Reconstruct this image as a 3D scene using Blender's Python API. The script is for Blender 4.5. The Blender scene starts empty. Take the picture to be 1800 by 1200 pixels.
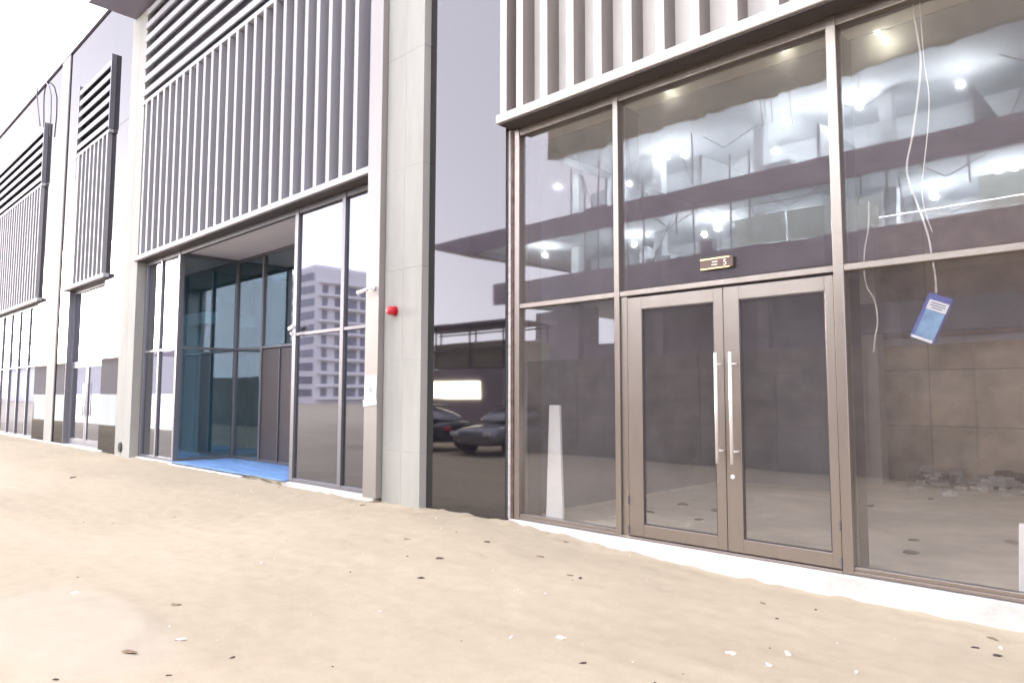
import bpy, bmesh, math, random
from mathutils import Vector, Matrix, noise
R = math.radians
rnd = random.Random(7)
sc = bpy.context.scene
col = sc.collection

# ------------------------------------------------------------------ camera, sky, sun, exposure
cam_d = bpy.data.cameras.new("camera")
cam_d.sensor_width = 36.0
cam_d.lens = 25.0
cam_d.clip_start = 0.05
cam_d.clip_end = 3000.0
cam = bpy.data.objects.new("camera", cam_d)
col.objects.link(cam)
CAM = Vector((0.0, -6.456, 1.5))
yaw, pitch, roll = R(-44.123), R(4.469), R(0.125)
fwd = Vector((math.sin(yaw) * math.cos(pitch), math.cos(yaw) * math.cos(pitch), math.sin(pitch)))
rgt = Vector((math.cos(yaw), -math.sin(yaw), 0.0))
upv = rgt.cross(fwd)
r2 = math.cos(roll) * rgt + math.sin(roll) * upv
u2 = -math.sin(roll) * rgt + math.cos(roll) * upv
cam.matrix_world = Matrix(((r2.x, u2.x, -fwd.x, CAM.x), (r2.y, u2.y, -fwd.y, CAM.y), (r2.z, u2.z, -fwd.z, CAM.z), (0, 0, 0, 1)))
sc.camera = cam

SUN_DIR = Vector((-0.955, -0.285, 0.085)).normalized()      # towards the setting sun, far down the street
world = bpy.data.worlds.new("World")
sc.world = world
world.use_nodes = True
wn, wl = world.node_tree.nodes, world.node_tree.links
bg = wn["Background"]
sky = wn.new("ShaderNodeTexSky")
sky.sky_type = 'NISHITA'
sky.sun_disc = False
sky.sun_elevation = math.asin(SUN_DIR.z)
sky.sun_rotation = math.atan2(SUN_DIR.x, SUN_DIR.y)
sky.air_density = 1.0
sky.dust_density = 2.5
sky.ozone_density = 1.0
hs = wn.new("ShaderNodeHueSaturation")
hs.inputs['Saturation'].default_value = 0.22
wl.new(sky.outputs[0], hs.inputs['Color'])
tint = wn.new("ShaderNodeMix"); tint.data_type = 'RGBA'; tint.blend_type = 'MULTIPLY'
tint.inputs[0].default_value = 1.0
tint.inputs[7].default_value = (0.96, 0.95, 1.04, 1)
wl.new(hs.outputs[0], tint.inputs[6])
flat = wn.new("ShaderNodeMix"); flat.data_type = 'RGBA'          # thin even evening cloud over the clear sky
flat.inputs[0].default_value = 0.94
flat.inputs[7].default_value = (1.62, 1.58, 1.84, 1)
wl.new(tint.outputs[2], flat.inputs[6])
wl.new(flat.outputs[2], bg.inputs['Color'])
bg.inputs['Strength'].default_value = 0.15

sun_d = bpy.data.lights.new("sun", 'SUN')
sun_d.energy = 0.12
sun_d.angle = R(12)
sun_d.color = (1.0, 0.86, 0.74)
sun = bpy.data.objects.new("sun", sun_d)
col.objects.link(sun)
sun.rotation_euler = SUN_DIR.to_track_quat('Z', 'Y').to_euler()
sun.location = (-40, -20, 30)

sc.view_settings.view_transform = 'Standard'
sc.view_settings.look = 'None'
sc.view_settings.gamma = 1.0
sc.view_settings.use_curve_mapping = False
sc.view_settings.exposure = 3.85
sc.render.engine = 'CYCLES'
cy = sc.cycles
cy.use_denoising = True
cy.max_bounces = 9
cy.diffuse_bounces = 4
cy.glossy_bounces = 5
cy.transmission_bounces = 4
cy.transparent_max_bounces = 24
cy.caustics_reflective = False
cy.caustics_refractive = False
cy.sample_clamp_indirect = 4.0

# ------------------------------------------------------------------ materials
def nmat(name):
    m = bpy.data.materials.new(name)
    m.use_nodes = True
    nt = m.node_tree
    return m, nt.nodes, nt.links, nt.nodes["Principled BSDF"]

def rough_mat(name, c, rough=0.6, var=0.15, scale=3.0, bump=0.1, bscale=40.0, metal=0.0, stretch=(1, 1, 1), spec=0.5, detail=6.0, bdist=0.01):
    """a surface with uneven tone, uneven gloss and a fine relief, all in object space"""
    m, n, l, p = nmat(name)
    tc = n.new("ShaderNodeTexCoord")
    mp = n.new("ShaderNodeMapping"); mp.inputs['Scale'].default_value = stretch
    l.new(tc.outputs['Object'], mp.inputs[0])
    nz = n.new("ShaderNodeTexNoise"); nz.inputs['Scale'].default_value = scale; nz.inputs['Detail'].default_value = detail
    nz.inputs['Roughness'].default_value = 0.65
    l.new(mp.outputs[0], nz.inputs['Vector'])
    rp = n.new("ShaderNodeValToRGB")
    rp.color_ramp.elements[0].position = 0.3; rp.color_ramp.elements[1].position = 0.7
    rp.color_ramp.elements[0].color = (*[x * (1 - var) for x in c], 1)
    rp.color_ramp.elements[1].color = (*[min(1, x * (1 + var)) for x in c], 1)
    l.new(nz.outputs[0], rp.inputs[0])
    oi = n.new("ShaderNodeObjectInfo")
    om_ = n.new("ShaderNodeMapRange"); om_.inputs[3].default_value = 0.94; om_.inputs[4].default_value = 1.05
    l.new(oi.outputs['Random'], om_.inputs[0])
    mo = n.new("ShaderNodeMix"); mo.data_type = 'RGBA'; mo.blend_type = 'MULTIPLY'; mo.inputs[0].default_value = 1.0
    l.new(rp.outputs[0], mo.inputs[6]); l.new(om_.outputs[0], mo.inputs[7])
    l.new(mo.outputs[2], p.inputs['Base Color'])
    mr = n.new("ShaderNodeMapRange"); mr.inputs[3].default_value = max(0, rough - 0.08); mr.inputs[4].default_value = min(1, rough + 0.08)
    l.new(nz.outputs[0], mr.inputs[0]); l.new(mr.outputs[0], p.inputs['Roughness'])
    p.inputs['Metallic'].default_value = metal
    p.inputs['Specular IOR Level'].default_value = spec
    if bump:
        n2 = n.new("ShaderNodeTexNoise"); n2.inputs['Scale'].default_value = bscale; n2.inputs['Detail'].default_value = 4
        l.new(mp.outputs[0], n2.inputs['Vector'])
        bp = n.new("ShaderNodeBump"); bp.inputs['Strength'].default_value = bump; bp.inputs['Distance'].default_value = bdist
        l.new(n2.outputs[0], bp.inputs['Height']); l.new(bp.outputs[0], p.inputs['Normal'])
    return m

def glass_mat(name, tintc, r0, wave=0.02, wscale=0.8, rough=0.0, gcol=(1, 1, 1), dust_haze=0.03):
    """coated window glass: clear through the face, mirror towards grazing, slightly wavy, thin film of dust thickened into a pale haze"""
    m, n, l, p = nmat(name)
    out = n["Material Output"]
    n.remove(p)
    tc = n.new("ShaderNodeTexCoord")
    nz = n.new("ShaderNodeTexNoise"); nz.inputs['Scale'].default_value = wscale; nz.inputs['Detail'].default_value = 1.0
    l.new(tc.outputs['Object'], nz.inputs['Vector'])
    bp = n.new("ShaderNodeBump"); bp.inputs['Strength'].default_value = 1.0; bp.inputs['Distance'].default_value = wave
    l.new(nz.outputs[0], bp.inputs['Height'])
    lw = n.new("ShaderNodeLayerWeight"); lw.inputs['Blend'].default_value = 0.5
    pw = n.new("ShaderNodeMath"); pw.operation = 'POWER'; pw.inputs[1].default_value = 4.5
    l.new(lw.outputs['Facing'], pw.inputs[0])
    ma = n.new("ShaderNodeMath"); ma.operation = 'MULTIPLY_ADD'; ma.inputs[1].default_value = 1 - r0; ma.inputs[2].default_value = r0
    l.new(pw.outputs[0], ma.inputs[0])
    tr = n.new("ShaderNodeBsdfTransparent"); tr.inputs[0].default_value = (*tintc, 1)
    gl = n.new("ShaderNodeBsdfGlossy"); gl.inputs['Roughness'].default_value = rough; gl.inputs[0].default_value = (*gcol, 1)
    l.new(bp.outputs[0], gl.inputs['Normal'])
    mx = n.new("ShaderNodeMixShader")
    l.new(ma.outputs[0], mx.inputs[0]); l.new(tr.outputs[0], mx.inputs[1]); l.new(gl.outputs[0], mx.inputs[2])
    # dust, its amount and tint also painting a pale haze over the panes
    df = n.new("ShaderNodeBsdfDiffuse"); df.inputs[0].default_value = (0.53, 0.495, 0.49, 1)
    n2 = n.new("ShaderNodeTexNoise"); n2.inputs['Scale'].default_value = 2.2; n2.inputs['Detail'].default_value = 8.0; n2.inputs['Roughness'].default_value = 0.7
    l.new(tc.outputs['Object'], n2.inputs['Vector'])
    mr = n.new("ShaderNodeMapRange"); mr.inputs[1].default_value = 0.42; mr.inputs[2].default_value = 0.8; mr.inputs[3].default_value = dust_haze * 0.75; mr.inputs[4].default_value = dust_haze * 1.5
    l.new(n2.outputs[0], mr.inputs[0])
    m2 = n.new("ShaderNodeMixShader")
    l.new(mr.outputs[0], m2.inputs[0]); l.new(mx.outputs[0], m2.inputs[1]); l.new(df.outputs[0], m2.inputs[2])
    l.new(m2.outputs[0], out.inputs['Surface'])
    return m

def emit_mat(name, c, s):
    m, n, l, p = nmat(name)
    p.inputs['Base Color'].default_value = (0.8, 0.8, 0.8, 1)
    p.inputs['Emission Color'].default_value = (*c, 1)
    p.inputs['Emission Strength'].default_value = s
    return m

def sand_mat():
    m, n, l, p = nmat("sand")
    tc = n.new("ShaderNodeTexCoord")
    def noi(s, d=6, ro=0.6, vec=None):
        x = n.new("ShaderNodeTexNoise"); x.inputs['Scale'].default_value = s; x.inputs['Detail'].default_value = d; x.inputs['Roughness'].default_value = ro
        l.new(vec or tc.outputs['Object'], x.inputs['Vector']); return x
    mp = n.new("ShaderNodeMapping"); mp.inputs['Scale'].default_value = (0.35, 1.0, 1.0); mp.inputs['Rotation'].default_value = (0, 0, R(14))
    l.new(tc.outputs['Object'], mp.inputs[0])
    a = noi(0.55, 7, 0.62, mp.outputs[0]); b = noi(5.0, 8, 0.7); c = noi(160, 3, 0.6)
    r1 = n.new("ShaderNodeValToRGB")
    e = r1.color_ramp.elements
    e[0].position = 0.28; e[0].color = (0.395, 0.333, 0.237, 1)
    e[1].position = 0.70; e[1].color = (0.495, 0.424, 0.308, 1)
    l.new(a.outputs[0], r1.inputs[0])
    r2_ = n.new("ShaderNodeValToRGB")
    e = r2_.color_ramp.elements
    e[0].position = 0.25; e[0].color = (0.90, 0.89, 0.87, 1)
    e[1].position = 0.65; e[1].color = (1.06, 1.06, 1.06, 1)
    l.new(b.outputs[0], r2_.inputs[0])
    mx = n.new("ShaderNodeMix"); mx.data_type = 'RGBA'; mx.blend_type = 'MULTIPLY'; mx.inputs[0].default_value = 0.75
    l.new(r1.outputs[0], mx.inputs[6]); l.new(r2_.outputs[0], mx.inputs[7])
    gr = n.new("ShaderNodeMapRange"); gr.inputs[1].default_value = 0.3; gr.inputs[2].default_value = 0.7; gr.inputs[3].default_value = 0.94; gr.inputs[4].default_value = 1.05
    l.new(c.outputs[0], gr.inputs[0])
    mx2 = n.new("ShaderNodeMix"); mx2.data_type = 'RGBA'; mx2.blend_type = 'MULTIPLY'; mx2.inputs[0].default_value = 1.0
    l.new(mx.outputs[2], mx2.inputs[6]); l.new(gr.outputs[0], mx2.inputs[7])
    # a paler dry drift with its own ragged outline
    pm_ = n.new("ShaderNodeMapping"); pm_.inputs['Location'].default_value = (6.15 / 1.25, 4.85 / 0.52, 0); pm_.inputs['Scale'].default_value = (1 / 1.25, 1 / 0.52, 0)
    l.new(tc.outputs['Object'], pm_.inputs[0])
    ln = n.new("ShaderNodeVectorMath"); ln.operation = 'LENGTH'; l.new(pm_.outputs[0], ln.inputs[0])
    wn_ = noi(2.2, 5, 0.6)
    wa = n.new("ShaderNodeMath"); wa.operation = 'MULTIPLY_ADD'; wa.inputs[1].default_value = 0.9; l.new(wn_.outputs[0], wa.inputs[0]); l.new(ln.outputs['Value'], wa.inputs[2])
    pr_ = n.new("ShaderNodeMapRange"); pr_.interpolation_type = 'SMOOTHSTEP'; pr_.inputs[1].default_value = 1.22; pr_.inputs[2].default_value = 1.75; pr_.inputs[3].default_value = 0.33; pr_.inputs[4].default_value = 0.0
    l.new(wa.outputs[0], pr_.inputs[0])
    mx3 = n.new("ShaderNodeMix"); mx3.data_type = 'RGBA'; l.new(pr_.outputs[0], mx3.inputs[0])
    l.new(mx2.outputs[2], mx3.inputs[6]); mx3.inputs[7].default_value = (0.50, 0.46, 0.38, 1)
    l.new(mx3.outputs[2], p.inputs['Base Color'])
    p.inputs['Roughness'].default_value = 0.95
    p.inputs['Specular IOR Level'].default_value = 0.15
    add = n.new("ShaderNodeMath"); add.operation = 'MULTIPLY_ADD'; add.inputs[1].default_value = 0.25
    l.new(c.outputs[0], add.inputs[0]); l.new(b.outputs[0], add.inputs[2])
    bp = n.new("ShaderNodeBump"); bp.inputs['Strength'].default_value = 0.35; bp.inputs['Distance'].default_value = 0.012
    l.new(add.outputs[0], bp.inputs['Height']); l.new(bp.outputs[0], p.inputs['Normal'])
    return m

def block_mat(name, c, bw, bh, var=0.1, mortar=0.02):
    m, n, l, p = nmat(name)
    tc = n.new("ShaderNodeTexCoord")
    mp = n.new("ShaderNodeMapping"); mp.inputs['Rotation'].default_value = (R(90), 0, 0)
    l.new(tc.outputs['Object'], mp.inputs[0])
    br = n.new("ShaderNodeTexBrick"); br.offset = 0.0
    br.inputs['Scale'].default_value = 1.0; br.inputs['Brick Width'].default_value = bw; br.inputs['Row Height'].default_value = bh
    br.inputs['Mortar Size'].default_value = mortar
    br.inputs['Color1'].default_value = (*[x * (1 - var) for x in c], 1); br.inputs['Color2'].default_value = (*[x * (1 + var) for x in c], 1)
    br.inputs['Mortar'].default_value = (*[x * 0.72 for x in c], 1)
    l.new(mp.outputs[0], br.inputs['Vector'])
    nz = n.new("ShaderNodeTexNoise"); nz.inputs['Scale'].default_value = 1.7; nz.inputs['Detail'].default_value = 8
    l.new(tc.outputs['Object'], nz.inputs['Vector'])
    mr = n.new("ShaderNodeMapRange"); mr.inputs[1].default_value = 0.3; mr.inputs[2].default_value = 0.7; mr.inputs[3].default_value = 0.62; mr.inputs[4].default_value = 1.2
    l.new(nz.outputs[0], mr.inputs[0])
    mx = n.new("ShaderNodeMix"); mx.data_type = 'RGBA'; mx.blend_type = 'MULTIPLY'; mx.inputs[0].default_value = 1.0
    l.new(br.outputs[0], mx.inputs[6]); l.new(mr.outputs[0], mx.inputs[7])
    l.new(mx.outputs[2], p.inputs['Base Color'])
    p.inputs['Roughness'].default_value = 0.85
    return m

M = {}
M['sand'] = sand_mat()
M['concrete'] = rough_mat("pale concrete", (0.365, 0.36, 0.325), 0.75, 0.13, 2.2, 0.12, 30, stretch=(1, 1, 0.16))
M['kerb'] = rough_mat("white render", (0.64, 0.63, 0.595), 0.85, 0.16, 3.5, 0.4, 30)
M['black_glass'] = rough_mat("black cladding glass", (0.012, 0.011, 0.014), 0.5, 0.1, 1.0, 0.0, spec=0.0)
_n, _l = M['black_glass'].node_tree.nodes, M['black_glass'].node_tree.links
_p = _n["Principled BSDF"]
_tc = _n.new("ShaderNodeTexCoord"); _nz = _n.new("ShaderNodeTexNoise"); _nz.inputs['Scale'].default_value = 0.7; _nz.inputs['Detail'].default_value = 1
_l.new(_tc.outputs['Object'], _nz.inputs['Vector'])
_b = _n.new("ShaderNodeBump"); _b.inputs['Distance'].default_value = 0.0025; _b.inputs['Strength'].default_value = 1.0
_l.new(_nz.outputs[0], _b.inputs['Height'])
_lw = _n.new("ShaderNodeLayerWeight"); _lw.inputs['Blend'].default_value = 0.5
_pw = _n.new("ShaderNodeMath"); _pw.operation = 'POWER'; _pw.inputs[1].default_value = 4.0
_l.new(_lw.outputs['Facing'], _pw.inputs[0])
_ma = _n.new("ShaderNodeMath"); _ma.operation = 'MULTIPLY_ADD'; _ma.inputs[1].default_value = 0.17; _ma.inputs[2].default_value = 0.18
_l.new(_pw.outputs[0], _ma.inputs[0])
_gl = _n.new("ShaderNodeBsdfGlossy"); _gl.inputs['Roughness'].default_value = 0.03
_l.new(_b.outputs[0], _gl.inputs['Normal'])
_mx = _n.new("ShaderNodeMixShader")
_l.new(_ma.outputs[0], _mx.inputs[0]); _l.new(_p.outputs[0], _mx.inputs[1]); _l.new(_gl.outputs[0], _mx.inputs[2])
_l.new(_mx.outputs[0], _n["Material Output"].inputs['Surface'])
M['frame'] = rough_mat("champagne aluminium", (0.35, 0.305, 0.27), 0.34, 0.06, 2.0, 0.0, 120, metal=0.75, stretch=(1, 1, 0.15))
M['frame_grey'] = rough_mat("grey aluminium", (0.19, 0.19, 0.205), 0.42, 0.06, 2.0, 0.0, 120, metal=0.5, stretch=(1, 1, 0.15))
M['jamb'] = rough_mat("taupe metal panel", (0.30, 0.28, 0.262), 0.42, 0.05, 1.0, 0.0, 60, metal=0.4, stretch=(1, 1, 0.2))
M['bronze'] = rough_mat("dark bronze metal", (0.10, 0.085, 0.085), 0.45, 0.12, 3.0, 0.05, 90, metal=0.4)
M['white_metal'] = rough_mat("off-white coated metal", (0.45, 0.45, 0.465), 0.6, 0.07, 1.5, 0.03, 60, stretch=(1, 1, 0.2), spec=0.15)
M['warm_metal'] = rough_mat("warm grey coated metal", (0.55, 0.53, 0.495), 0.45, 0.07, 1.5, 0.03, 60, stretch=(1, 1, 0.2))
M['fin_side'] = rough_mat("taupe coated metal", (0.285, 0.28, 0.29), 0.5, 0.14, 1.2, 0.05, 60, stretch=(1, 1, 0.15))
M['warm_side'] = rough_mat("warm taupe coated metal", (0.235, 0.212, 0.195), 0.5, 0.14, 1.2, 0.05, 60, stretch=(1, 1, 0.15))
M['backing'] = rough_mat("light sheet backing", (0.86, 0.83, 0.78), 0.55, 0.06, 1.0, 0.03, 50)
M['backing_dark'] = rough_mat("slate sheet backing", (0.30, 0.30, 0.34), 0.55, 0.15, 1.0, 0.03, 50)
M['soffit'] = rough_mat("soffit board", (0.80, 0.76, 0.79), 0.7, 0.05, 0.8, 0.03, 40)
M['eave'] = rough_mat("plum grey eave panel", (0.22, 0.20, 0.26), 0.45, 0.06, 0.8, 0.03, 40)
M['glass'] = glass_mat("shop window glass", (0.97, 0.975, 0.98), 0.085, 0.0014, 0.9, rough=0.018, dust_haze=0.045)
M['glass_tint'] = glass_mat("blue tinted glass", (0.62, 0.80, 0.86), 0.17, 0.0012, 0.9, rough=0.015, dust_haze=0.012)
M['glass_mirror'] = glass_mat("solar control glass", (0.36, 0.42, 0.45), 0.23, 0.0018, 0.7, rough=0.022, gcol=(0.86, 0.88, 1.0), dust_haze=0.025)
M['floor'] = rough_mat("dusty concrete floor", (0.66, 0.57, 0.45), 0.85, 0.30, 0.7, 0.2, 25)
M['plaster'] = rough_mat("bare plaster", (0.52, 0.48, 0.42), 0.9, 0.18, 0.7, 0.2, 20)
M['blockwork'] = block_mat("block wall", (0.74, 0.60, 0.44), 2.36, 1.0, 0.10, 0.012)
M['ceiling'] = rough_mat("raw ceiling", (0.25, 0.25, 0.26), 0.9, 0.2, 0.8, 0.2, 20)
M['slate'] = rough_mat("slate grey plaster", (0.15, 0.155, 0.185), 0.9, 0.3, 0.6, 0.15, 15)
M['teal'] = rough_mat("teal painted plaster", (0.24, 0.42, 0.48), 0.8, 0.12, 0.6, 0.1, 20)
M['chrome'] = rough_mat("brushed steel", (0.90, 0.87, 0.85), 0.42, 0.02, 5, 0.0, metal=0.55)
M['red'] = rough_mat("red plastic", (0.55, 0.02, 0.03), 0.35, 0.05, 5, 0.0)
M['white'] = rough_mat("white plastic", (0.82, 0.82, 0.82), 0.4, 0.03, 5, 0.0)
M['paper'] = rough_mat("white paper", (0.88, 0.88, 0.87), 0.8, 0.03, 5, 0.05)
M['mat_blue'] = rough_mat("blue sheeting", (0.16, 0.31, 0.58), 0.6, 0.35, 2.2, 0.5, 12, stretch=(0.5, 2.5, 1), bdist=0.03)
M['black'] = rough_mat("black rubber", (0.03, 0.03, 0.03), 0.7, 0.1, 5, 0.0)
M['gold'] = rough_mat("brass trim", (0.85, 0.62, 0.30), 0.3, 0.03, 5, 0.0, metal=0.8)
M['plate'] = rough_mat("bronze plate", (0.13, 0.085, 0.07), 0.4, 0.05, 5, 0.0, metal=0.3)
M['pale_print'] = rough_mat("pale lettering", (0.85, 0.80, 0.74), 0.5, 0.02, 5, 0.0)
M['pack_blue'] = rough_mat("blue printed film", (0.10, 0.13, 0.42), 0.3, 0.2, 9, 0.0)
M['pack_light'] = rough_mat("light blue printed film", (0.25, 0.46, 0.70), 0.3, 0.3, 7, 0.0)
M['pack_ink'] = rough_mat("grey print", (0.30, 0.31, 0.38), 0.5, 0.1, 9, 0.0)
M['wire'] = rough_mat("pale cable", (0.80, 0.74, 0.66), 0.5, 0.05, 5, 0.0)
M['board'] = rough_mat("pale board", (0.85, 0.82, 0.76), 0.7, 0.08, 2, 0.1, 30)
M['stone_w'] = rough_mat("white stone chip", (0.75, 0.70, 0.64), 0.9, 0.15, 20, 0.3, 60)
M['stone_d'] = rough_mat("dark scrap", (0.075, 0.055, 0.045), 0.9, 0.3, 20, 0.3, 60)
M['straw'] = rough_mat("brown scrap", (0.24, 0.17, 0.11), 0.9, 0.3, 20, 0.3, 60)
M['sealant'] = rough_mat("white sealant strip", (0.75, 0.72, 0.70), 0.6, 0.2, 4, 0.2, 30, stretch=(1, 1, 3))
M['brown_gap'] = rough_mat("brown mortar", (0.16, 0.11, 0.09), 0.9, 0.5, 6, 0.6, 20, stretch=(1, 1, 1.5))
# the far side of the street
M['deck'] = rough_mat("raw concrete deck", (0.40, 0.34, 0.38), 0.9, 0.18, 0.4, 0.1, 10)
M['deck_light'] = rough_mat("white deck wall", (0.64, 0.66, 0.69), 0.8, 0.12, 0.3, 0.1, 10)
M['deck_brown'] = rough_mat("brown fascia", (0.33, 0.29, 0.21), 0.9, 0.3, 0.5, 0.2, 8)
M['rail'] = rough_mat("white rail sheet", (0.75, 0.76, 0.72), 0.6, 0.2, 1.2, 0.0)
_n, _l = M['rail'].node_tree.nodes, M['rail'].node_tree.links
_t = _n.new("ShaderNodeBsdfTranslucent"); _t.inputs[0].default_value = (0.85, 0.87, 0.84, 1)
_mx = _n.new("ShaderNodeMixShader"); _mx.inputs[0].default_value = 0.6
_l.new(_n["Principled BSDF"].outputs[0], _mx.inputs[1]); _l.new(_t.outputs[0], _mx.inputs[2]); _l.new(_mx.outputs[0], _n["Material Output"].inputs['Surface'])
M['added_glow'] = emit_mat("white board with added glow", (0.95, 0.98, 1.0), 0.32)  # glow added to the unseen boards to whiten their reflection, no lamp behind
M['lamp'] = emit_mat("work lamp", (0.92, 0.97, 1.0), 90.0)
M['cabin_light'] = emit_mat("lit cabin window", (1.0, 0.90, 0.66), 1.0)
M['hoarding'] = block_mat("precast hoarding", (0.36, 0.30, 0.25), 2.0, 0.62, 0.10, 0.015)
M['tower_wall'] = rough_mat("pale tower render", (0.78, 0.76, 0.76), 0.8, 0.1, 0.1, 0.0)
M['tower_glass'] = rough_mat("tower window", (0.22, 0.22, 0.26), 0.15, 0.3, 0.3, 0.0)
M['car_dark'] = rough_mat("dark car paint", (0.02, 0.022, 0.028), 0.2, 0.05, 2, 0.0)
M['car_silver'] = rough_mat("grey car paint", (0.22, 0.22, 0.25), 0.25, 0.03, 2, 0.0, metal=0.3)
M['tree'] = rough_mat("dusty leaves", (0.07, 0.09, 0.045), 0.9, 0.4, 0.8, 0.0)
M['bark'] = rough_mat("grey bark", (0.16, 0.12, 0.09), 0.9, 0.3, 4, 0.0)

# ------------------------------------------------------------------ helpers
WLOC = {}
class MB:
    def __init__(s): s.v, s.f, s.mi = [], [], []
    def face(s, idx, mi=0): s.f.append(idx); s.mi.append(mi)
    def box(s, x0, x1, y0, y1, z0, z1, mi=0, side=None):
        b = len(s.v)
        s.v += [Vector(p) for p in ((x0, y0, z0), (x1, y0, z0), (x1, y1, z0), (x0, y1, z0), (x0, y0, z1), (x1, y0, z1), (x1, y1, z1), (x0, y1, z1))]
        sd = mi if side is None else side
        for q, k in (((0, 3, 2, 1), mi), ((4, 5, 6, 7), mi), ((0, 1, 5, 4), mi), ((2, 3, 7, 6), mi), ((1, 2, 6, 5), sd), ((3, 0, 4, 7), sd)):
            s.face([b + i for i in q], k)
        return s
    def obox(s, c, hx, hy, hz, rot, mi=0):
        b = len(s.v)
        for (i, j, k) in ((-1, -1, -1), (1, -1, -1), (1, 1, -1), (-1, 1, -1), (-1, -1, 1), (1, -1, 1), (1, 1, 1), (-1, 1, 1)):
            s.v.append(Vector(c) + rot @ Vector((i * hx, j * hy, k * hz)))
        for q in ((0, 3, 2, 1), (4, 5, 6, 7), (0, 1, 5, 4), (2, 3, 7, 6), (1, 2, 6, 5), (3, 0, 4, 7)):
            s.face([b + i for i in q], mi)
        return s
    def tube(s, pts, r, n=8, mi=0, cap=True):
        pts = [Vector(p) for p in pts]
        b = len(s.v); prev = None
        for i, p in enumerate(pts):
            t = (pts[min(i + 1, len(pts) - 1)] - pts[max(i - 1, 0)]).normalized()
            a = Vector((0, 1, 0)) if abs(t.y) < 0.9 else Vector((1, 0, 0))
            if prev is not None: a = prev
            u = (a - t * a.dot(t)).normalized(); w = t.cross(u); prev = u
            rr = r[i] if isinstance(r, (list, tuple)) else r
            for k in range(n):
                an = 2 * math.pi * k / n
                s.v.append(p + (u * math.cos(an) + w * math.sin(an)) * rr)
        for i in range(len(pts) - 1):
            for k in range(n):
                s.face([b + i * n + k, b + i * n + (k + 1) % n, b + (i + 1) * n + (k + 1) % n, b + (i + 1) * n + k], mi)
        if cap:
            s.face([b + k for k in range(n)][::-1], mi); s.face([b + (len(pts) - 1) * n + k for k in range(n)], mi)
        return s
    def loft(s, rings, mi=0, cap=True):
        b = len(s.v); n = len(rings[0])
        for r_ in rings: s.v += [Vector(p) for p in r_]
        for i in range(len(rings) - 1):
            for k in range(n):
                s.face([b + i * n + k, b + i * n + (k + 1) % n, b + (i + 1) * n + (k + 1) % n, b + (i + 1) * n + k], mi)
        if cap:
            s.face([b + k for k in range(n)][::-1], mi); s.face([b + (len(rings) - 1) * n + k for k in range(n)], mi)
        return s
    def build(s, name, mats, parent=None, bevel=0.0, smooth=False, label=None):
        if not isinstance(mats, (list, tuple)): mats = [mats]
        xs = [v.x for v in s.v]; ys = [v.y for v in s.v]; zs = [v.z for v in s.v]
        o0 = Vector(((min(xs) + max(xs)) / 2, (min(ys) + max(ys)) / 2, min(zs)))
        me = bpy.data.meshes.new(name)
        me.from_pydata([tuple(v - o0) for v in s.v], [], s.f)
        for m in mats: me.materials.append(m)
        me.polygons.foreach_set("material_index", s.mi)
        if smooth: me.polygons.foreach_set("use_smooth", [True] * len(s.f))
        bm = bmesh.new(); bm.from_mesh(me); bmesh.ops.recalc_face_normals(bm, faces=bm.faces); bm.to_mesh(me); bm.free()
        me.update()
        o = bpy.data.objects.new(name, me)
        col.objects.link(o)
        WLOC[o.name] = o0
        if parent is not None:
            o.parent = parent
            o.location = o0 - WLOC[parent.name]
        else:
            o.location = o0
        if bevel:
            md = o.modifiers.new("edge", 'BEVEL'); md.width = bevel; md.segments = 1; md.limit_method = 'ANGLE'; md.angle_limit = R(40)
        if label: o['label'] = label
        return o

def tag(o, label, cat, group=None, kind=None):
    o['label'] = label; o['category'] = cat
    if group: o['group'] = group
    if kind: o['kind'] = kind
    return o
def empty(name, loc, label, cat, group=None):
    o = bpy.data.objects.new(name, None); col.objects.link(o); o.location = loc
    o.empty_display_size = 0.3
    WLOC[o.name] = Vector(loc)
    return tag(o, label, cat, group)
def copy_tree(o, loc, label=None, group=None):
    c = o.copy(); col.objects.link(c); c.location = loc; WLOC[c.name] = Vector(loc)
    if label: c['label'] = label
    if group: c['group'] = group
    for ch in o.children:
        d = ch.copy(); col.objects.link(d); d.parent = c
        for g in ch.children:
            e = g.copy(); col.objects.link(e); e.parent = d
    return c
def B(*a, **k): return MB().box(*a, **k)

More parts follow.
